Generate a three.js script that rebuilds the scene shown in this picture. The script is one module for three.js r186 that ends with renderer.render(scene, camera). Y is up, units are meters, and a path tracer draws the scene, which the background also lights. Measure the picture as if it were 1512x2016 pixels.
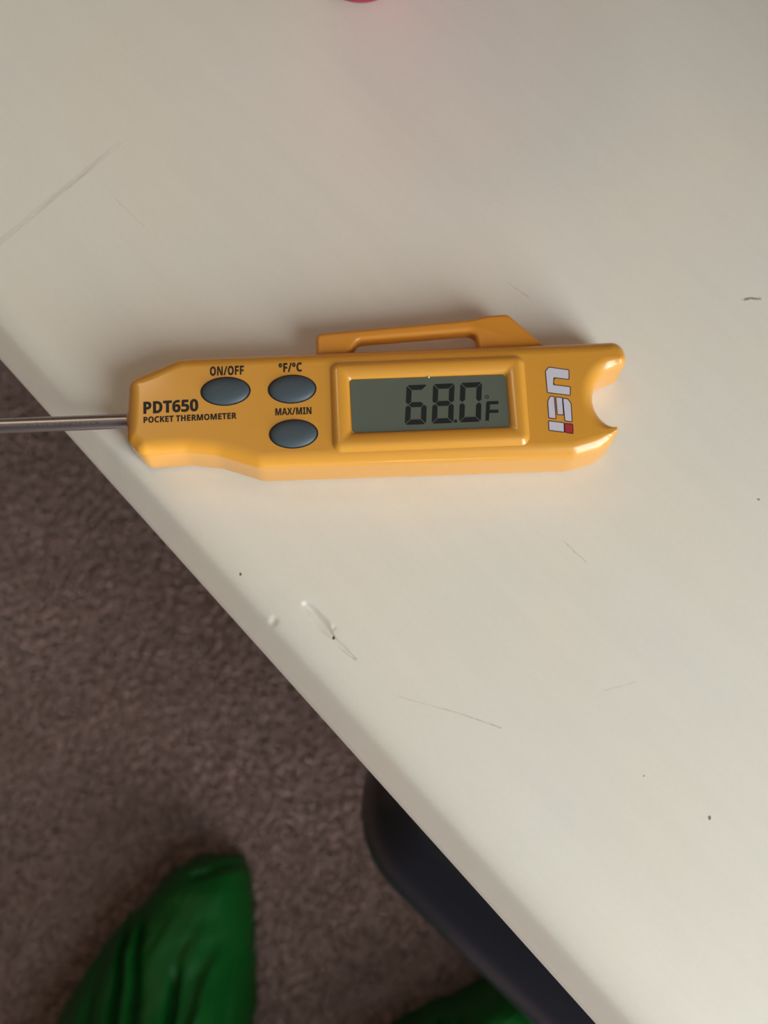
import * as THREE from 'three';
import { mergeGeometries, mergeVertices, toCreasedNormals } from 'three/addons/utils/BufferGeometryUtils.js';
import { TextGeometry } from 'three/addons/geometries/TextGeometry.js';
import { FontLoader } from 'three/addons/loaders/FontLoader.js';
import { RectAreaLightUniformsLib } from 'three/addons/lights/RectAreaLightUniformsLib.js';
import { createNoise2D, createNoise3D } from 'simplex-noise';

// ------------------------------------------------------------------ camera, sky, lights, exposure
const scene = new THREE.Scene();
const renderer = new THREE.WebGLRenderer();
renderer.toneMapping = THREE.LinearToneMapping;
renderer.toneMappingExposure = 0.89;
renderer.shadowMap.enabled = true;
const camera = new THREE.PerspectiveCamera(47.33, 1512 / 2016, 0.01, 20);
camera.position.set(0, 0.98189, 0.0616);
camera.lookAt(0, 0.752, 0);
camera.focus = 0.236;
camera.userData.fStop = 19;
scene.add(camera);
scene.background = new THREE.Color(0.75, 0.85, 1.0);
RectAreaLightUniformsLib.init();

// the desk and the room share one set of axes: x along the near edge of the desk, z from the desk towards the standing person
const TURN = -0.8269;
const CT = Math.cos(TURN), ST = Math.sin(TURN);
const room = (x, y, z) => new THREE.Vector3(x * CT + z * ST, y, -x * ST + z * CT);
const EDGE = 0.0363;                        // z of the near edge of the desk in room axes
const DESK = 0.74;
const W = { right: 0.74, left: -1.9, back: -1.05, front: 1.9, top: 2.45 };
const KEY = { z: -0.27, y: 1.31, w: 0.13, h: 0.13 };      // unseen clear windowpane, placed to throw the thermometer's shadow leftwards
const FILL = { z: -0.01, y: 1.25, w: 0.32, h: 1.0 };       // unseen, behind a blind, placed to brighten the near right of the desk
const LOW = { z: 0.30, y: 0.38, w: 0.62, h: 0.56 };        // low and unseen, placed to light the floor beside the desk
function unseenWindowLight(s, color, intensity, x) {
  const l = new THREE.RectAreaLight(color, intensity, s.w, s.h);
  l.position.copy(room(x, s.y, s.z));
  l.lookAt(room(x - 1, s.y, s.z));
  l.name = 'unseen_window_light';
  scene.add(l);
  return l;
}
unseenWindowLight(KEY, new THREE.Color(0.92, 0.975, 1.0), 190, W.right - 0.005);
unseenWindowLight(FILL, new THREE.Color(0.92, 0.975, 1.0), 13, W.right - 0.015);

unseenWindowLight(LOW, new THREE.Color(1.0, 0.96, 0.95), 11, W.right - 0.015);
// unseen warm ceiling lamp, placed to lift the shadows on desk and carpet
const LAMP = { x: -1.0, z: -0.15, size: 0.5 };
{
  const l = new THREE.RectAreaLight(new THREE.Color(1.0, 0.78, 0.57), 4.3, LAMP.size, LAMP.size);
  l.position.copy(room(LAMP.x, W.top - 0.075, LAMP.z)); l.lookAt(room(LAMP.x, 0, LAMP.z + 0.0001)); l.name = 'unseen_ceiling_lamp_light'; scene.add(l);
}

// ------------------------------------------------------------------ helpers
let seed = 7;
const rnd = () => { seed = (seed * 1664525 + 1013904223) >>> 0; return seed / 4294967296; };
const noise2 = createNoise2D(rnd), noise3 = createNoise3D(rnd);
const lin = (r, g, b) => new THREE.Color().setRGB(r, g, b);
const std = (color, roughness, extra = {}) => new THREE.MeshPhysicalMaterial({ color, roughness, ...extra });
const taken = {};
function numbered(n) { const k = taken[n] = (taken[n] ?? -1) + 1; return k ? `${n}_${String(k).padStart(3, '0')}` : n; }
function tag(o, label, category, group) { Object.assign(o.userData, { label, category }); if (group) o.userData.group = group; return o; }
function thing(name, label, category, pos, turn = 0, group) {
  const o = new THREE.Group(); o.name = numbered(name); o.position.copy(pos); o.rotation.y = turn; scene.add(o);
  return tag(o, label, category, group);
}
function part(name, geo, mat, parent) {
  const m = new THREE.Mesh(geo, mat); m.name = parent === scene ? numbered(name) : name; m.castShadow = m.receiveShadow = true; parent.add(m); return m;
}
function struct(name, geo, mat, pos, turn = 0) {
  const m = part(name, geo, mat, scene); m.name = name; m.userData.kind = 'structure'; if (pos) m.position.copy(pos); m.rotation.y = turn; return m;
}
const box = (w, h, d, x = 0, y = 0, z = 0) => new THREE.BoxGeometry(w, h, d).translate(x, y, z);
const smooth = (g, a = 0.6) => toCreasedNormals(g, a);
const sstep = (a, b, x) => { const t = Math.min(1, Math.max(0, (x - a) / (b - a))); return t * t * (3 - 2 * t); };
function lerpTable(t, x) {
  if (x <= t[0][0]) return t[0][1];
  for (let i = 1; i < t.length; i++) if (x <= t[i][0]) { const [a, p] = t[i - 1], [b, q] = t[i]; let k = (x - a) / (b - a); k = k * k * (3 - 2 * k) * 0.4 + k * 0.6; return p + (q - p) * k; }
  return t[t.length - 1][1];
}
// closed outline with every corner rounded: corners are [x, y, radius]
function roundedOutline(pts, steps = 8) {
  const out = [], n = pts.length;
  for (let i = 0; i < n; i++) {
    const p = pts[i], a = pts[(i + n - 1) % n], b = pts[(i + 1) % n], r = p[2] ?? 0;
    if (!r) { out.push(new THREE.Vector2(p[0], p[1])); continue; }
    const da = new THREE.Vector2(a[0] - p[0], a[1] - p[1]), db = new THREE.Vector2(b[0] - p[0], b[1] - p[1]);
    const la = da.length(), lb = db.length(); da.normalize(); db.normalize();
    const ang = Math.acos(Math.max(-1, Math.min(1, da.dot(db))));
    const d = Math.min(r / Math.tan(ang / 2), la * 0.49, lb * 0.49);
    const A = new THREE.Vector2(p[0] + da.x * d, p[1] + da.y * d), B = new THREE.Vector2(p[0] + db.x * d, p[1] + db.y * d), P = new THREE.Vector2(p[0], p[1]);
    const rr = d * Math.tan(ang / 2), bis = da.clone().add(db).normalize(), C = P.clone().addScaledVector(bis, rr / Math.sin(ang / 2));
    let a0 = Math.atan2(A.y - C.y, A.x - C.x), a1 = Math.atan2(B.y - C.y, B.x - C.x);
    while (a1 - a0 > Math.PI) a1 -= 2 * Math.PI; while (a1 - a0 < -Math.PI) a1 += 2 * Math.PI;
    for (let k = 0; k <= steps; k++) { const t = a0 + (a1 - a0) * k / steps; out.push(new THREE.Vector2(C.x + rr * Math.cos(t), C.y + rr * Math.sin(t))); }
  }
  return out;
}
// outlines are drawn with z of the plan as -y, so that after laying flat the outline's (x, z) is the plan's (x, z)
const plan = pts => pts.map(([x, z, r]) => [x, -z, r]);
function slab(outline, y0, y1, bevel, segs = 6, holes = []) {
  const s = new THREE.Shape(outline); for (const h of holes) s.holes.push(new THREE.Path(h));
  const g = new THREE.ExtrudeGeometry(s, { depth: y1 - y0 - 2 * bevel, bevelEnabled: bevel > 0, bevelThickness: bevel, bevelSize: bevel, bevelOffset: -bevel, bevelSegments: segs, curveSegments: 12 });
  return g.rotateX(-Math.PI / 2).translate(0, y0 + bevel, 0);
}
// a slab with a wide rounded upper edge: the rounding narrows where the outline is too thin to carry it
function puff(outline, y0, y1, R, r0, steps = 10) {
  let p = outline.slice(); if (THREE.ShapeUtils.area(p) < 0) p.reverse();
  const q = [];
  for (let i = 0; i < p.length; i++) { const a = p[i], b = p[(i + 1) % p.length], n = Math.max(1, Math.round(a.distanceTo(b) / 0.45)); for (let k = 0; k < n; k++) q.push(a.clone().lerp(b, k / n)); }
  p = q.filter((a, i) => a.distanceTo(q[(i + 1) % q.length]) > 1e-4);
  const n = p.length, nor = p.map((c, i) => { const a = p[(i + n - 1) % n], b = p[(i + 1) % n]; const t = b.clone().sub(a).normalize(); return new THREE.Vector2(-t.y, t.x); });
  let m = p.map((c, i) => { let best = R; for (let j = 0; j < n; j++) { const d = p[j].clone().sub(c), k = d.dot(nor[i]); if (k > 1e-3) best = Math.min(best, 0.82 * d.lengthSq() / (2 * k)); } return best; });
  for (let it = 0; it < 14; it++) m = m.map((x, i) => Math.min(x, (m[(i + n - 1) % n] + x + m[(i + 1) % n]) / 3 + 0.0));
  const ring = (o, y) => p.map((c, i) => [c.x + nor[i].x * o * m[i] / R, y, -(c.y + nor[i].y * o * m[i] / R)]);
  const rings = [];
  for (let k = 0; k <= 3; k++) { const a = (1 - k / 3) * Math.PI / 2; rings.push(ring(r0 * (1 - Math.cos(a)), y0 + r0 - r0 * Math.sin(a))); }
  for (let k = 0; k <= steps; k++) { const a = k / steps * Math.PI / 2; rings.push(ring(R * (1 - Math.cos(a)), y1 - R + R * Math.sin(a))); }
  const last = rings[rings.length - 1];
  const cap = new THREE.ShapeGeometry(new THREE.Shape(last.map(([x, , z]) => new THREE.Vector2(x, -z)))).rotateX(-Math.PI / 2).translate(0, y1, 0);
  const base = new THREE.ShapeGeometry(new THREE.Shape(rings[0].map(([x, , z]) => new THREE.Vector2(x, -z)))).rotateX(Math.PI / 2).scale(1, 1, -1).translate(0, y0, 0);
  const side = skin(rings); for (const g of [cap, base]) g.deleteAttribute('uv');
  return mergeGeometries([side, cap, base]);
}
// rings of points joined into a skin; the last ring may be capped
function skin(rings, closeLoop = true, cap = false) {
  const n = rings[0].length, pos = [], idx = [];
  for (const r of rings) for (const p of r) pos.push(p[0], p[1], p[2]);
  const m = closeLoop ? n : n - 1;
  for (let i = 0; i < rings.length - 1; i++) for (let j = 0; j < m; j++) {
    const a = i * n + j, b = i * n + (j + 1) % n, c = a + n, d = b + n;
    idx.push(a, b, d, a, d, c);
  }
  if (cap) { for (const i of [0, rings.length - 1]) { const r = rings[i], c = pos.length / 3; pos.push(r.reduce((s, p) => s + p[0], 0) / n, r.reduce((s, p) => s + p[1], 0) / n, r.reduce((s, p) => s + p[2], 0) / n);
    for (let j = 0; j < n; j++) i ? idx.push(i * n + j, i * n + (j + 1) % n, c) : idx.push(i * n + (j + 1) % n, i * n + j, c); } }
  const g = new THREE.BufferGeometry();
  g.setAttribute('position', new THREE.Float32BufferAttribute(pos, 3)); g.setIndex(idx); g.computeVertexNormals();
  return g;
}
// profile [inset, height] swept round a rounded rectangle
function rectSweep(cx, cz, hx, hz, r, profile, cap = false) {
  return skin(profile.map(([o, y]) => {
    const a = hx - o, b = hz - o, q = Math.max(r - o, r * 0.4), ring = [];
    for (let c = 0; c < 4; c++) for (let k = 0; k <= 8; k++) {
      const t = (c + k / 8) * Math.PI / 2, sx = c === 0 || c === 3 ? 1 : -1, sz = c < 2 ? 1 : -1;
      ring.push([cx + sx * (a - q) + q * Math.cos(t), y, cz - (sz * (b - q) + q * Math.sin(t))]);
    }
    return ring;
  }), true, cap);
}

// ------------------------------------------------------------------ the room
const wallPaint = std(lin(0.60, 0.48, 0.37), 0.9);
const darkUnseenWallPaint = std(lin(0.20, 0.14, 0.10), 0.9);
const ceilingPaint = std(lin(0.66, 0.60, 0.52), 0.95);
const whitePaint = std(lin(0.78, 0.76, 0.70), 0.5);
const at0 = new THREE.Vector3();
const RX = W.right - W.left + 0.2, RZ = W.front - W.back + 0.2, MX = (W.right + W.left) / 2, MZ = (W.front + W.back) / 2;
struct('ceiling', box(RX, 0.1, RZ, MX, W.top + 0.05, MZ), ceilingPaint, at0, TURN);
struct('wall_left', box(0.1, W.top, RZ, W.left - 0.05, W.top / 2, MZ), wallPaint, at0, TURN);
struct('wall_back', box(RX, W.top, 0.1, MX, W.top / 2, W.back - 0.05), wallPaint, at0, TURN);
struct('wall_front', box(RX, W.top, 0.1, MX, W.top / 2, W.front + 0.05), darkUnseenWallPaint, at0, TURN);  // out of view, kept dark to cut bounce on the desk's near edge
{
  const s = new THREE.Shape([new THREE.Vector2(W.back, 0), new THREE.Vector2(W.front, 0), new THREE.Vector2(W.front, W.top), new THREE.Vector2(W.back, W.top)]);
  for (const o of [KEY, FILL, LOW]) s.holes.push(new THREE.Path([[-1, -1], [-1, 1], [1, 1], [1, -1]].map(([a, b]) => new THREE.Vector2(o.z + a * o.w / 2, o.y + b * o.h / 2))));
  const g = new THREE.ExtrudeGeometry(s, { depth: 0.1, bevelEnabled: false }).rotateY(-Math.PI / 2).translate(W.right + 0.1, 0, 0);
  struct('wall_right', g, wallPaint, at0, TURN);
}
const glass = std(lin(1, 1, 1), 0.02, { transmission: 1, thickness: 0, ior: 1.5 });
const glowingBlind = std(lin(0.8, 0.79, 0.75), 0.95, { transmission: 0.4, thickness: 0, emissive: lin(1, 0.99, 0.96), emissiveIntensity: 0.5 });  // cloth that glows by itself, for the blinds out of view
[KEY, FILL, LOW].forEach((o, i) => {  // unseen windows around the three area lights
  const w = new THREE.Group(); w.name = `window_${i + 1}`; w.userData.kind = 'structure'; w.rotation.y = TURN; scene.add(w);
  const f = 0.03, bars = [[o.w, f, 0, (o.h - f) / 2], [o.w, f, 0, -(o.h - f) / 2], [f, o.h - 2 * f, (o.w - f) / 2, 0], [f, o.h - 2 * f, -(o.w - f) / 2, 0]];
  part('unseen_window_frame', mergeGeometries(bars.map(([a, b, z, y]) => box(0.05, b, a, W.right + 0.055, o.y + y, o.z + z))), whitePaint, w);
  part('unseen_window_pane', box(0.004, o.h - 2 * f, o.w - 2 * f, W.right + 0.055, o.y, o.z), glass, w);
  part('unseen_window_sill', box(0.1, 0.02, o.w + 0.08, W.right - 0.03, o.y - o.h / 2 - 0.012, o.z), whitePaint, w);
  if (i) part('unseen_window_blind', new THREE.PlaneGeometry(o.w - 0.002, o.h - 0.002, 1, 1).rotateY(-Math.PI / 2).translate(W.right + 0.004, o.y, o.z), glowingBlind, w);
});

{
  const lamp = thing('unseen_ceiling_lamp', 'unseen square warm lamp on the ceiling, placed to lift the shadows on the desk', 'lamp', room(LAMP.x, W.top - 0.07, LAMP.z), TURN), k = LAMP.size;
  part('unseen_lamp_housing', box(k + 0.04, 0.03, k + 0.04, 0, 0.055, 0), whitePaint, lamp);
  part('unseen_lamp_diffuser', box(k, 0.038, k, 0, 0.02, 0), std(lin(0.8, 0.78, 0.72), 0.6, { emissive: lin(1, 0.8, 0.58), emissiveIntensity: 2.5 }), lamp);
}

// ------------------------------------------------------------------ carpet
const floor = struct('floor', box(RX, 0.08, RZ, MX, -0.04, MZ), std(lin(0.22, 0.155, 0.13), 1), at0, TURN);
{
  const pos = [], q = 3, lv = [[0, 0.0015], [0.5, 0.0018], [0.88, 0.0017], [1, 0.0007]];
  for (const [y, r] of lv) for (let j = 0; j < q; j++) { const a = j / q * 2 * Math.PI + y * 1.2; pos.push([r * Math.cos(a) + y * y * 0.0022, y * 0.008, r * Math.sin(a)]); }
  const g = skin([0, 1, 2, 3].map(i => pos.slice(i * q, i * q + q)));
  const list = [];
  const inner = (x, z) => x > -0.46 && x < 0.2 && z > -0.44 && z < 0.36;
  for (const [step, x0, x1, z0, z1, k] of [[0.0021, -0.46, 0.2, -0.44, 0.36, 1], [0.0034, -0.75, 0.55, -0.75, 0.62, 1.6]])
    for (let x = x0; x < x1; x += step) for (let z = z0; z < z1; z += step) { const p = [x + (rnd() - 0.5) * step * 0.9, z + (rnd() - 0.5) * step * 0.9, k]; if (k === 1 || !inner(p[0], p[1])) list.push(p); }
  const pile = new THREE.InstancedMesh(g, std(lin(1, 1, 1), 1, { sheen: 0.3, sheenRoughness: 0.6, sheenColor: lin(0.5, 0.42, 0.4) }), list.length);
  const m = new THREE.Matrix4(), e = new THREE.Euler(), qn = new THREE.Quaternion(), c = new THREE.Color();
  list.forEach(([x, z, k], i) => {
    const n1 = noise2(x * 14, z * 14), n2 = noise2(x * 55 + 9, z * 55), lean = 0.35 + 0.3 * noise2(x * 6 + 4, z * 6);
    e.set((rnd() - 0.5) * 0.9 + lean * 0.8, rnd() * 6.28, (rnd() - 0.5) * 0.9, 'XZY');
    qn.setFromEuler(e);
    const h = 0.9 + rnd() * 0.16 + 0.1 * n1;
    m.compose(new THREE.Vector3(x, -0.0005, z), qn, new THREE.Vector3(0.82 * k, h, 0.82 * k));
    pile.setMatrixAt(i, m);
    const t = 1 + 0.14 * (rnd() - 0.5) + 0.10 * n2 + 0.08 * n1;
    c.setRGB(0.42 * t, 0.305 * t, 0.275 * t); pile.setColorAt(i, c);
  });
  pile.name = 'carpet_pile'; pile.userData.kind = 'stuff';
  tag(pile, 'brown short cut pile carpet covering the floor below the desk', 'carpet');
  pile.castShadow = pile.receiveShadow = true; scene.add(pile);
}

// ------------------------------------------------------------------ desk
const desk = thing('desk', 'cream white painted desk with a rounded edge and a small gouge near it', 'desk', new THREE.Vector3(), TURN);
const TH = 0.026;
function deskMaps() {
  const N = 2048, S = 0.36, u0 = -0.19, v0 = -0.06;      // the piece of the top around the thermometer; v grows away from the near edge
  const cv = document.createElement('canvas'); cv.width = cv.height = N; const g = cv.getContext('2d');
  const bump = new Float32Array(N * N * 4);
  g.fillStyle = 'rgb(230,226,213)'; g.fillRect(0, 0, N, N);
  const fade = (a, b) => sstep(0, 0.1, a) * sstep(1, 0.9, a) * sstep(0, 0.1, b) * sstep(1, 0.9, b);
  const im = g.getImageData(0, 0, N, N);
  // relief in millimetres: brush marks, a gouge near the edge, a dimple beside it
  const L = 16.4, du = new THREE.Vector2(11.06, 11.97).normalize();
  const relief = (x, z) => {
    const rx = x + 16.96, rz = z - 16.33, a = rx * du.x + rz * du.y, b = rx * du.y - rz * du.x, t = a / L; let r = 0;
    if (t > -0.1 && t < 1.1 && Math.abs(b) < 4) {
      const mid = 0.25 * Math.sin(t * 6.5 + 0.4) - 0.1, wd = 0.45 + 0.75 * Math.exp(-((t - 0.3) ** 2) / 0.05) + 0.12 * Math.sin(t * 19), e = sstep(-0.03, 0.05, t) * sstep(1.02, 0.93, t), o = b - mid;
if (Math.abs(o) < wd * 1.5) r -= e * (0.24 + 0.26 * Math.exp(-((t - 0.25) ** 2) / 0.06)) * Math.cos(Math.PI / 2 * o / (wd * 1.5)) ** 2;
      r -= 0.1 * Math.exp(-(((a - 8.3) / 0.5) ** 2) - ((b - 1.1) / 0.5) ** 2) + 0.05 * Math.exp(-(((b - 0.2) / 2.2) ** 2)) * sstep(-0.05, 0.2, t) * sstep(0.75, 0.4, t);
      r += 0.018 * Math.exp(-(((t + 0.0) / 0.04) ** 2) - ((b + 0.2) / 0.4) ** 2);
    }
    const bx = x + 23.2, bz = z - 19.9; r -= 0.2 * Math.exp(-((bx * bx + bz * bz) / 0.75)); r += 0.04 * Math.exp(-(((bx + 1.1) ** 2 + (bz + 0.3) ** 2) / 0.5));
    return r;
  };
  for (let y = 0; y < N; y++) for (let x = 0; x < N; x++) {
    const k = (y * N + x) * 4, f = fade(x / N, y / N);
    const streak = noise2(x * 0.0016 + 3, y * 0.022) + 0.6 * noise2(x * 0.003, y * 0.06 + 50);
    const blot = noise2(x * 0.004 + 80, y * 0.004), grain = noise2(x * 0.11, y * 0.11);
    const d = f * (streak * 0.9 + grain * 0.8), w = f * blot * 1.6;
    im.data[k] += d + w; im.data[k + 1] += d; im.data[k + 2] += d - w;
    const U = (u0 + x / N * S) * 1000, V = -(v0 + (1 - y / N) * S) * 1000;
    bump[((N - 1 - y) * N + x) * 4] = f * (streak * 0.010 + noise2(x * 0.012, y * 0.02 + 7) * 0.012) + relief(U * CT + V * ST, -U * ST + V * CT);
  }
  g.putImageData(im, 0, 0);
  const P = (x, z) => { const u = x * CT - z * ST, zz = x * ST + z * CT; return [(u - u0) / S * N, N - (-zz - v0) / S * N]; };
  const px = 0.001 / S * N;                                // pixels in a millimetre
  const line = (a, b, wd, col) => { g.strokeStyle = col; g.lineWidth = wd * px; g.lineCap = 'round'; g.beginPath(); g.moveTo(...P(a[0] / 1000, a[1] / 1000)); g.lineTo(...P(b[0] / 1000, b[1] / 1000)); g.stroke(); };
  // a long faint grey rub mark, built of many fine scratches
  for (let i = 0; i < 130; i++) { const t = rnd(), o = (rnd() - 0.5) * 1.1, l = 0.06 + rnd() * 0.18, a = [-93 + 27 * t + o, -62 - 26.5 * t + o * 0.9], b = [a[0] + 27 * l, a[1] - 26.5 * l]; line(a, b, 0.22, `rgba(120,104,116,${0.02 + rnd() * 0.03})`); }
  for (let i = 0; i < 26; i++) { const t = rnd(); line([80.5 + t * 4.2, -53 + Math.sin(t * 9) * 0.25 + (rnd() - 0.5) * 0.3], [80.9 + t * 4.2 + rnd() * 0.5, -53 + (rnd() - 0.5) * 0.5], 0.14, 'rgba(88,76,66,0.5)'); }
  const scr = (a, b, o) => { let p = a; for (let i = 1; i <= 12; i++) { const q = [a[0] + (b[0] - a[0]) * i / 12 + (rnd() - 0.5) * 0.2, a[1] + (b[1] - a[1]) * i / 12 + (rnd() - 0.5) * 0.2]; line(p, q, 0.16, `rgba(110,98,84,${o * (0.4 + rnd())})`); p = q; } };
  scr([3, 36], [17, 40], 0.3); scr([17, 40], [24, 42.5], 0.35); scr([38, 3], [43, 8], 0.25); scr([24, -15], [29, -12], 0.2); scr([-62, -78], [-55, -71], 0.12); scr([28, -57], [33, -53], 0.25); scr([45, 35], [52, 33], 0.15);
  const dot = (x, z, r, col) => { const [a, b] = P(x / 1000, z / 1000); g.fillStyle = col; g.beginPath(); g.ellipse(a, b, r * px, r * px * 0.65, rnd() * 3, 0, 7); g.fill(); };
  dot(-30.5, 10.1, 0.3, 'rgb(62,52,44)'); dot(-10.5, 23.9, 0.34, 'rgb(40,34,28)'); dot(65.2, 60.2, 0.42, 'rgb(110,100,92)'); dot(80.5, -6, 0.3, 'rgb(120,112,104)'); dot(52.5, 52, 0.2, 'rgb(130,120,110)');
  for (let i = 0; i < bump.length; i += 4) { bump[i] = bump[i + 1] = bump[i + 2] = 0.5 + bump[i]; bump[i + 3] = 1; }
  const relf = new THREE.DataTexture(bump, N, N, THREE.RGBAFormat, THREE.FloatType); relf.magFilter = THREE.LinearFilter; relf.needsUpdate = true;
  const col = new THREE.CanvasTexture(cv); col.colorSpace = THREE.SRGBColorSpace;
  for (const t of [col, relf]) { t.wrapS = t.wrapT = THREE.ClampToEdgeWrapping; t.repeat.set(1 / S, 1 / S); t.offset.set(-u0 / S, -v0 / S); }
  return [col, relf];
}
const [deskMap, deskBump] = deskMaps();
const paint = std(0xffffff, 0.48, { ior: 1.65, map: deskMap, bumpMap: deskBump, bumpScale: 0.001 });
const plainPaint = std(new THREE.Color('rgb(230,226,213)'), 0.48, { ior: 1.65 });
{
  // edge profile: eased top, steep worn chamfer, short upright side
  const pts = [[0.006, -0.026], [0.0015, -0.0255], [0.0002, -0.0235], [0, -0.020], [0.0002, -0.0135], [0.0012, -0.0105], [0.0028, -0.0066], [0.0042, -0.0034], [0.0056, -0.0020], [0.0080, -0.00105], [0.0115, -0.0004], [0.0155, -0.0001], [0.0195, 0]];
  const prof = new THREE.SplineCurve(pts.map(([p, q]) => new THREE.Vector2(p, q))).getPoints(60).map(p => [p.x, DESK + Math.min(0, p.y)]);
  const x0 = -0.78, x1 = 0.62, z0 = -0.62, z1 = EDGE;
  const gs = rectSweep((x0 + x1) / 2, (z0 + z1) / 2, (x1 - x0) / 2, (z1 - z0) / 2, 0.03, prof, true);
  const ps = gs.attributes.position, uv = new THREE.BufferAttribute(new Float32Array(ps.count * 2), 2); gs.setAttribute('uv', uv);
  for (let i = 0; i < ps.count; i++) uv.setXY(i, ps.getX(i), -ps.getZ(i));
  part('desktop', gs, paint, desk);
  for (const [x, z] of [[-0.72, -0.02], [0.56, -0.02], [-0.72, -0.58], [0.56, -0.58]]) part('leg', slab(roundedOutline([[-0.025, -0.025, 0.006], [0.025, -0.025, 0.006], [0.025, 0.025, 0.006], [-0.025, 0.025, 0.006]], 3), 0.006, DESK - TH, 0.002, 2).translate(x, 0, z), plainPaint, desk);
  part('apron', mergeGeometries([box(1.23, 0.07, 0.018, -0.08, DESK - TH - 0.035, -0.58), box(0.018, 0.07, 0.51, -0.72, DESK - TH - 0.035, -0.3), box(0.018, 0.07, 0.51, 0.56, DESK - TH - 0.035, -0.3)]), plainPaint, desk);
}

// ------------------------------------------------------------------ thermometer (built in millimetres)
const font = await new FontLoader().loadAsync('fonts/droid/droid_sans_bold.typeface.json');
const thermo = thing('pocket_thermometer', 'yellow digital pocket thermometer with grey display and steel probe on the desk', 'thermometer', new THREE.Vector3(-0.00156, DESK + 0.0002, -0.02724), 0.04014);
const MM = 0.001;
const mm = (name, geo, mat, parent = thermo) => part(name, geo.scale(MM, MM, MM), mat, parent);
const TK = 12;                                                 // thickness of the body
const yellow = std(lin(0.70, 0.325, 0.040), 0.34, { clearcoat: 0.5, clearcoatRoughness: 0.07 });
const clipYellow = std(lin(0.70, 0.285, 0.034), 0.36);
const ink = std(lin(0.012, 0.010, 0.009), 0.55);
const rubber = std(lin(0.058, 0.082, 0.098), 0.52);
const gapBlack = std(lin(0.015, 0.014, 0.014), 0.7);
{
  const top = [[-52.3, -4.2, 3], [-41.6, -8.7, 5], [52.8, -8.75, 3.2], [53.5, -3.4, 2.3]];
  const bite = []; // round bite out of the right end
  for (let i = 0; i <= 22; i++) { const a = (-108 - i * (140 / 22)) * Math.PI / 180; bite.push([52.4 + 7.0 * Math.cos(a), 4.3 + 7.0 * Math.sin(a)]); }
  const low = [[49.8, 11.8, 0.6], [48.7, 13.6, 3], [46.0, 15.4, 5], [40.5, 16.8, 7], [-25.0, 16.45, 6], [-33.6, 13.3, 9], [-40, 12.3, 8], [-49.6, 12.5, 3], [-52.6, 9.2, 3]];
  mm('body', puff(roundedOutline(plan([...top, ...bite, ...low])), 0, TK, 2.9, 0.8), yellow);
}
const bezel = mm('bezel', rectSweep(10.8, 4.25, 20.2, 9.65, 1.7, [[-0.4, TK - 0.1], [-0.2, TK + 0.08], [0.05, TK + 0.32], [0.4, TK + 0.68], [0.85, TK + 0.92], [1.4, TK + 1.0], [2.1, TK + 0.95], [2.75, TK + 0.8], [3.25, TK + 0.58], [3.55, TK + 0.32], [3.72, TK + 0.02]]), yellow);
const LY = TK + 0.12;
const display = mm('display', slab(roundedOutline(plan([[-5.6, -1.63, 0.8], [27.2, -1.5, 0.8], [27.3, 10.12, 0.8], [-5.4, 10.15, 0.8]].reverse())), TK - 0.6, LY, 0.05, 1), std(lin(0.112, 0.132, 0.102), 0.3, { clearcoat: 0.4, clearcoatRoughness: 0.05 }));
mm('dust_fleck', new THREE.IcosahedronGeometry(0.2, 1).scale(1, 0.6, 1.1).translate(11.0, LY + 0.15, -1.5), std(lin(0.95, 0.95, 0.9), 0.2), display);
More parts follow.
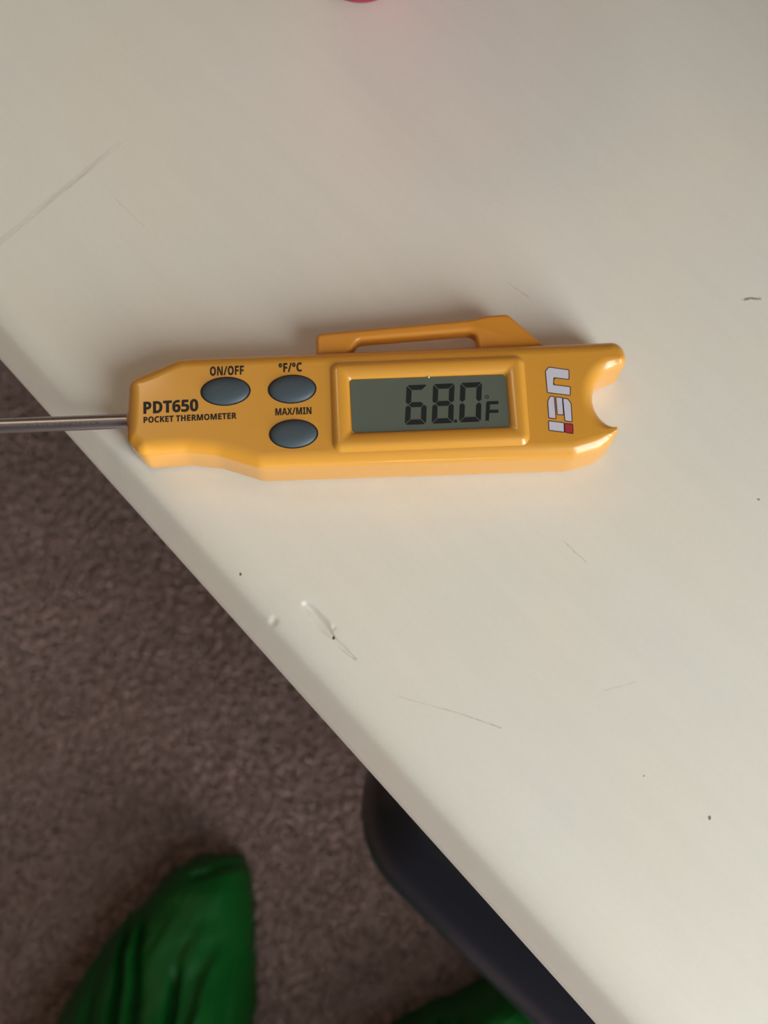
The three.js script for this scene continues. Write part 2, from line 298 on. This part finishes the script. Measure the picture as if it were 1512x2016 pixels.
// flat pieces of print from polygons in plan coordinates
const flat = (polys, y, t) => mergeGeometries(polys.map(p => { const s = new THREE.Shape(roundedOutline(plan(p).reverse(), 5)); return new THREE.ExtrudeGeometry(s, { depth: t, bevelEnabled: false, curveSegments: 6 }).rotateX(-Math.PI / 2).translate(0, y, 0); }));
{
  const segInk = std(lin(0.012, 0.015, 0.016), 0.35);
  // seven-segment figure: x0 left foot, w width, z0 top, h height, lean of the top to the right
  const digit = (x0, w, on) => {
    const z0 = 0.1, h = 8.75, t = 1.12, lean = 0.78, gp = 0.1, polys = [];
    const P = (u, v) => [x0 + u + lean * (1 - v / h), z0 + v - 0.04 * (x0 - 6)  * 0.2];
    const m = h / 2, k = t / 2;
    const shapes = {
      a: [[gp * 2, 0.12], [0.55, 0], [w - 0.55, 0], [w - gp * 2, 0.12], [w - t - gp, t], [t + gp, t]],
      d: [[t + gp, h - t], [w - t - gp, h - t], [w - gp * 2, h - 0.12], [w - 0.55, h], [0.55, h], [gp * 2, h - 0.12]],
      g: [[t * 0.55 + gp, m], [t + gp, m - k], [w - t - gp, m - k], [w - t * 0.55 - gp, m], [w - t - gp, m + k], [t + gp, m + k]],
      f: [[0, 0.5], [gp, 0.25], [t, t + gp], [t, m - k - gp], [t * 0.5, m - gp], [0, m - 0.5]],
      b: [[w - t, t + gp], [w - gp, 0.25], [w, 0.5], [w, m - 0.5], [w - t * 0.5, m - gp], [w - t, m - k - gp]],
      e: [[0, m + 0.5], [t * 0.5, m + gp], [t, m + k + gp], [t, h - t - gp], [gp, h - 0.25], [0, h - 0.5]],
      c: [[w - t, m + k + gp], [w - t * 0.5, m + gp], [w, m + 0.5], [w, h - 0.5], [w - gp, h - 0.25], [w - t, h - t - gp]],
    };
    for (const s of on) polys.push(shapes[s].map(([u, v]) => P(u, v)));
    return flat(polys, LY + 0.004, 0.012);
  };
  mm('digit', digit(5.52, 4.42, 'acdefg'), segInk, display);
  mm('digit', digit(11.1, 4.5, 'abcdefg'), segInk, display);
  mm('digit', digit(16.8, 4.55, 'abcdef'), segInk, display);
  mm('decimal_point', flat([[[15.78, 8.12], [16.42, 8.1], [16.42, 8.75], [15.76, 8.77]]], LY + 0.004, 0.012), segInk, display);
  const ring = new THREE.Shape().absarc(0, 0, 0.4, 0, 2 * Math.PI); ring.holes.push(new THREE.Path().absarc(0, 0, 0.23, 0, 2 * Math.PI, true));
  mm('degree_sign', new THREE.ExtrudeGeometry(ring, { depth: 0.012, bevelEnabled: false, curveSegments: 10 }).rotateX(-Math.PI / 2).translate(22.97, LY + 0.004, 3.36), segInk, display);
  mm('unit_letter', flat([[[22.72, 4.62], [23.05, 4.33], [25.3, 4.36], [25.28, 5.04], [23.5, 5.05], [23.0, 8.78], [22.6, 8.55], [22.3, 8.68]], [[23.42, 6.24], [25.15, 6.27], [25.13, 6.95], [23.2, 6.93]]], LY + 0.004, 0.012), segInk, display);
}
// printed lettering: fitted to the box x0..x1, z0 (top) .. z1 (foot)
function print(str, x0, x1, z0, z1, slope = 0) {
  const g = new TextGeometry(str, { font, size: 10, depth: 0.1, curveSegments: 5, bevelEnabled: true, bevelThickness: 0.05, bevelSize: 0.28, bevelSegments: 1 });
  g.computeBoundingBox(); const b = g.boundingBox;
  g.translate(-b.min.x, -b.min.y, 0).scale((x1 - x0) / (b.max.x - b.min.x), (z1 - z0) / (b.max.y - b.min.y), 0.08).rotateX(-Math.PI / 2).rotateY(slope);
  return g.translate(x0, TK + 0.004, z1);
}
mm('printed_text', print('PDT650', -48.75, -37.3, 1.48, 4.25, 0.016), ink);
mm('printed_text', print('POCKET THERMOMETER', -48.7, -29.35, 4.84, 6.23, 0.01), ink);
mm('printed_text', print('ON/OFF', -34.9, -27.75, -5.8, -3.7), ink);
mm('printed_text', print('°F/°C', -20.45, -15.5, -6.0, -3.9), ink);
mm('printed_text', print('MAX/MIN', -21.3, -13.75, 4.05, 5.65), ink);
for (const [x, z, a, b] of [[-31.62, -0.12, 4.95, 3.02], [-17.68, -0.04, 4.8, 3.02], [-17.58, 9.85, 4.8, 3.0]]) {
  const prof = []; for (let i = 0; i <= 14; i++) { const t = i / 14 * Math.PI / 2; prof.push(new THREE.Vector2(Math.cos(t) ** 0.8, Math.sin(t) ** 1.1)); }
  const dome = new THREE.LatheGeometry([new THREE.Vector2(1, -0.4), ...prof.map(p => new THREE.Vector2(Math.max(p.x, 0.0001), p.y))], 56).scale(a, 0.95, b).translate(x, TK + 0.06, z);
  const button = mm('button', dome, rubber);
  const ringPts = [[1.065, -0.3], [1.065, 0.05], [1.05, 0.075], [0.99, 0.075], [0.985, -0.3]].map(([r, y]) => new THREE.Vector2(r, y));  // black ring in place of the shaded gap round the button
  mm('button_gap_ring', new THREE.LatheGeometry(ringPts, 56).scale(a, 1, b).translate(x, TK, z), gapBlack, button);
}
// maker's mark at the right end, reading downwards
{
  const pieces = {
    u: [[35.72, -1.9, 0.5], [36.4, -2.72, 0.3], [40.48, -1.95, 0.12], [40.33, 0.0, 0.1], [37.18, -0.52, 0.25], [36.95, 1.24, 0.25], [40.5, 1.84, 0.1], [40.27, 3.56, 0.1], [35.74, 2.78, 0.2]],
    e1: [[35.68, 4.8, 0.7], [36.25, 3.74, 0.35], [36.95, 3.88, 0.1], [36.92, 8.62, 0.1], [35.62, 8.38, 0.1]],
    e2: [[37.42, 4.0, 0.1], [38.6, 4.2, 0.1], [38.58, 7.84, 0.1], [37.46, 7.72, 0.1]],
    e3: [[38.86, 4.35, 0.1], [39.75, 4.5, 0.4], [40.34, 5.5, 0.5], [40.22, 9.42, 0.1], [38.92, 9.17, 0.1]],
    i: [[35.5, 9.2, 0.1], [38.52, 9.74, 0.1], [38.42, 11.62, 0.1], [35.45, 11.1, 0.1]],
    dot: [[38.76, 9.9, 0.1], [40.3, 10.1, 0.1], [40.2, 12.0, 0.1], [38.72, 11.66, 0.1]],
  };
  const grow = (p, d) => { const cx = p.reduce((s, q) => s + q[0], 0) / p.length, cz = p.reduce((s, q) => s + q[1], 0) / p.length; return p.map(([x, z, r], i) => {
    const a = p[(i + p.length - 1) % p.length], b = p[(i + 1) % p.length]; const n1 = [z - a[1], a[0] - x], n2 = [b[1] - z, x - b[0]]; const l1 = Math.hypot(...n1), l2 = Math.hypot(...n2);
    const nx = n1[0] / l1 + n2[0] / l2, nz = n1[1] / l1 + n2[1] / l2, l = Math.max(0.6, (nx * nx + nz * nz) / 2); return [x + nx / l * d, z + nz / l * d, Math.max(0.05, r + d)]; }); };
  const back = Object.values(pieces), white = std(lin(0.62, 0.62, 0.70), 0.45), red = std(lin(0.42, 0.028, 0.045), 0.45);
  const area = p => p.reduce((s, [x, z], i) => { const [a, b] = p[(i + 1) % p.length]; return s + x * b - a * z; }, 0);
  const logo = mm('emblem', flat(back.map(p => grow(p, area(p) > 0 ? 0.2 : -0.2)), TK + 0.004, 0.01), std(lin(0.075, 0.022, 0.02), 0.5));
  mm('letter', flat([pieces.u], TK + 0.016, 0.008), white, logo);
  mm('letter', flat([pieces.e1, pieces.e2, pieces.e3], TK + 0.016, 0.008), white, logo);
  mm('letter', flat([pieces.i], TK + 0.016, 0.008), white, logo);
  mm('letter_dot', flat([pieces.dot], TK + 0.016, 0.008), red, logo);
}
// pocket clip along the far side
{
  const outer = roundedOutline(plan([[-12.6, -7.6, 0.3], [-12.6, -13.75, 1.3], [21.0, -15.75, 12], [24.0, -16.5, 5], [29.0, -16.75, 2.2], [37.2, -8.3, 0.8], [34, -7.6, 0.3]].reverse()), 6);
  const hole = roundedOutline(plan([[-6.2, -8.2, 0.4], [-3.5, -11.8, 1.6], [21.6, -13.0, 1.9], [22.3, -8.2, 0.5]]), 6);
  mm('pocket_clip', smooth(slab(outer, 5.0, 9.3, 0.95, 5, [hole]), 0.6), clipYellow);
}
// steel probe
{
  const steel = std(lin(0.37, 0.35, 0.365), 0.33, { metalness: 1 });
  const r = 1.6, L = 118, pts = [[0, -L - 4], [0.35, -L - 3.6], [r, -L + 2], [r, 0]].map(([a, b]) => new THREE.Vector2(a, b));
  const g = new THREE.LatheGeometry(pts, 40).rotateZ(-Math.PI / 2);
  const probe = mm('probe', g.translate(-50.5, 6.0, 3.48), steel);
  // worn engraved marking, strokes only
  const marks = []; let x = -75.5;
  for (let i = 0; i < 15; i++) {
    const w = 0.5 + rnd() * 0.45, n = 2 + Math.floor(rnd() * 2);
    for (let k = 0; k < n; k++) { const b = box(0.14, 0.012, 0.75 * (0.5 + rnd() * 0.5)).rotateY((rnd() - 0.5) * 1.6).translate(x + k * w / n, 0, (rnd() - 0.5) * 0.2); marks.push(b); }
    x += w + 0.42;
  }
  mm('engraved_marking', mergeGeometries(marks).translate(0, r, 0).rotateX(0.42).translate(0, 6.0, 3.48), std(lin(0.10, 0.09, 0.095), 0.5, { metalness: 0.6 }), probe);
  const collar = new THREE.LatheGeometry([[1.6, -1.5], [2.0, -1.5], [2.15, -1.2], [2.15, 0]].map(([a, b]) => new THREE.Vector2(a, b)), 36).rotateZ(-Math.PI / 2).translate(-51.6, 6.0, 3.48);
  mm('probe_collar', collar, yellow);
}

// ------------------------------------------------------------------ red cup at the far edge of the picture
{
  const cup = thing('cup', 'small crimson red cup standing on the desk beyond the thermometer', 'cup', new THREE.Vector3(-0.0055, DESK + 0.0002, -0.1408));
  const redGloss = std(lin(0.36, 0.016, 0.045), 0.45);
  const outer = [[0.0005, 0], [0.0085, 0], [0.0105, 0.0008], [0.0118, 0.003], [0.0135, 0.012], [0.019, 0.03], [0.027, 0.055], [0.031, 0.08], [0.0315, 0.0808], [0.0305, 0.081], [0.0295, 0.08], [0.0255, 0.055], [0.0175, 0.031], [0.009, 0.014], [0.0005, 0.012]];
  part('vessel', new THREE.LatheGeometry(outer.map(([a, b]) => new THREE.Vector2(a, b)), 72), redGloss, cup);
  part('rim', new THREE.TorusGeometry(0.0308, 0.0009, 10, 72).rotateX(Math.PI / 2).translate(0, 0.0808, 0), redGloss, cup);
}

// ------------------------------------------------------------------ unseen dark cabinet, placed to darken the far part of the desk
{
  const wood = std(lin(0.07, 0.05, 0.036), 0.6), o = thing('unseen_wall_cabinet', 'unseen dark brown cabinet above the back of the desk, placed to darken its far part', 'cabinet', room(-0.06, DESK + 0.28, -0.335), TURN);
  for (const x of [-0.53, 0.53]) part('side_panel', box(0.02, 0.8, 0.40, x, 0.4, 0), wood, o);
  for (const y of [0.01, 0.4, 0.79]) part('shelf', box(1.04, 0.02, 0.39, 0, y, 0), wood, o);
  part('back_panel', box(1.04, 0.8, 0.01, 0, 0.4, -0.195), wood, o);
  for (const x of [-0.262, 0.262]) { const d = part('door', box(0.516, 0.796, 0.018, x, 0.4, 0.21), wood, o); part('handle', box(0.012, 0.12, 0.02, x - Math.sign(x) * 0.22, 0.25, 0.229), wood, d); }
  for (const x of [-0.53, 0.53]) part('bracket', box(0.02, 0.279, 0.05, x, -0.1395, -0.15), wood, o);
}

// ------------------------------------------------------------------ stool pushed under the desk
{
  const a = TURN + 0.085;
  const stool = thing('stool', 'black padded stool pushed under the near edge of the desk', 'stool', room(0.219, 0, -0.132), a);
  const vinyl = std(lin(0.010, 0.012, 0.019), 0.3), metal = std(lin(0.05, 0.05, 0.055), 0.35, { metalness: 0.8 });
  const hx = 0.213, hz = 0.176, r = 0.048;
  part('seat_cushion', rectSweep(0, 0, hx, hz, r, [[0.012, 0.40], [0.004, 0.405], [0, 0.415], [0, 0.434], [0.0012, 0.4435], [0.0045, 0.4525], [0.0095, 0.4605], [0.016, 0.4665], [0.024, 0.4705], [0.033, 0.473], [0.0455, 0.4745]], true), vinyl, stool);
  part('seat_base', slab(roundedOutline([[-0.17, -0.14, 0.04], [0.17, -0.14, 0.04], [0.17, 0.14, 0.04], [-0.17, 0.14, 0.04]]), 0.382, 0.402, 0.003, 2), metal, stool);
  for (const [x, z] of [[-1, 1], [1, 1], [-1, -1], [1, -1]]) {
    const leg = part('leg', new THREE.CylinderGeometry(0.011, 0.011, 0.375, 20).translate(x * 0.135, 0.195, z * 0.105), metal, stool);
    part('foot_cap', new THREE.CylinderGeometry(0.0135, 0.0145, 0.02, 20).translate(x * 0.135, 0.013, z * 0.105), vinyl, leg);
  }
}

// ------------------------------------------------------------------ green shoe covers
{
  const green = std(lin(0.0013, 0.050, 0.006), 0.42, { specularIntensity: 0.32 });
  const Lt = [[0, -0.016], [0.004, -0.027], [0.012, -0.039], [0.02, -0.048], [0.036, -0.062], [0.05, -0.078], [0.069, -0.092], [0.087, -0.104], [0.109, -0.117], [0.127, -0.125], [0.17, -0.13], [0.24, -0.11], [0.29, -0.06], [0.3, -0.05]];
  const Rt = [[0, 0.010], [0.003, 0.016], [0.012, 0.020], [0.03, 0.023], [0.06, 0.025], [0.1, 0.026], [0.17, 0.024], [0.24, 0.014], [0.29, -0.02], [0.3, -0.03]];
  const Ht = [[0, 0.028], [0.004, 0.044], [0.012, 0.056], [0.03, 0.064], [0.06, 0.07], [0.1, 0.08], [0.17, 0.105], [0.24, 0.12], [0.29, 0.09], [0.3, 0.07]];
  const ridge = (d, w) => Math.exp(-(d * d) / (w * w));
  function cover(label, pos, turn, k) {
    const rings = [], n = 240;
    for (let i = 0; i <= 90; i++) {
      const s = 0.3 * (i / 90) ** 1.25, l = lerpTable(Lt, s), r = lerpTable(Rt, s), H = lerpTable(Ht, s), ring = [];
      for (let j = 0; j < n; j++) {
        const t = j / n * 2 * Math.PI, c = Math.cos(t), sn = Math.sin(t), mx = (l + r) / 2, hw = (r - l) / 2;
        const ex = Math.sign(c) * Math.abs(c) ** 0.75, ey = sn > 0 ? sn ** 0.85 : 0;
        let x = mx + hw * ex, y = 0.006 + H * ey;
        // pleats that run from the toe to the ankle, and finer crumples across
        const q = (x - l) / (r - l), up = sstep(0.0, 0.5, sn), on = sstep(0.03, 0.08, s);
        let f = 0;
        const fold = (x0, w, d, s0) => d * ridge(x - x0, w) * sstep(s0, s0 + 0.025, s);
        f -= fold(-0.066 - 0.02 * (s - 0.08), 0.0028, 0.013, 0.038) + fold(-0.054, 0.0024, 0.012, 0.034) - fold(-0.06, 0.003, 0.004, 0.036);
        f -= fold(-0.085 - 0.1 * (s - 0.09), 0.004, 0.006, 0.06) + fold(-0.026 - 0.12 * (s - 0.1), 0.0035, 0.008, 0.07);
        f += fold(-0.004 - 0.28 * (s - 0.1), 0.005, 0.006, 0.055) + fold(-0.02 - 0.1 * (s - 0.1), 0.003, 0.004, 0.075) + fold(-0.1, 0.007, 0.003, 0.07);
        f -= fold(0.012 - 0.15 * (s - 0.1), 0.004, 0.004, 0.05);
        f += 0.004 * noise3(q * 4 + k, s * 12, k * 3) * on + 0.0007 * noise3(q * 12, s * 34 + k, 5);
        f -= 0.006 * ridge(s - 0.011 - 0.004 * Math.sin(q * 5), 0.0035) * sstep(0.2, 0.5, q);     // seam across the toe
        y += f * up; x += 0.3 * f * c * (1 - up) + 0.0012 * noise3(s * 28, t * 1.2, k);
        ring.push([x, Math.max(0.0062, y), s]);
      }
      rings.push(ring);
    }
    const o = thing('shoe_cover', label, 'shoe cover', pos, turn, 'green shoe covers on the carpet');
    part('cover', skin(rings, true, true), green, o);
    const cuff = [];
    for (let i = 0; i <= 10; i++) { const y = 0.10 + i * 0.008, ring = []; for (let j = 0; j < 120; j++) { const t = j / 120 * 2 * Math.PI, w = 1 + 0.035 * Math.sin(t * 26 + i * 0.4) + 0.04 * Math.sin(t * 3 + k); ring.push([-0.045 + 0.05 * w * Math.cos(t) * (1 - 0.01 * i), y, 0.225 + 0.06 * w * Math.sin(t)]); } cuff.push(ring); }
    part('gathered_cuff', skin(cuff), green, o);
    return o;
  }
  cover('folded green plastic shoe cover in the open on the carpet, left of the stool', new THREE.Vector3(-0.126, 0, 0.0835), 0, 1);
  cover('green plastic shoe cover half hidden by the black stool at the bottom of the picture', new THREE.Vector3(0.124, 0, 0.180), -0.42, 5);
}

renderer.render(scene, camera);
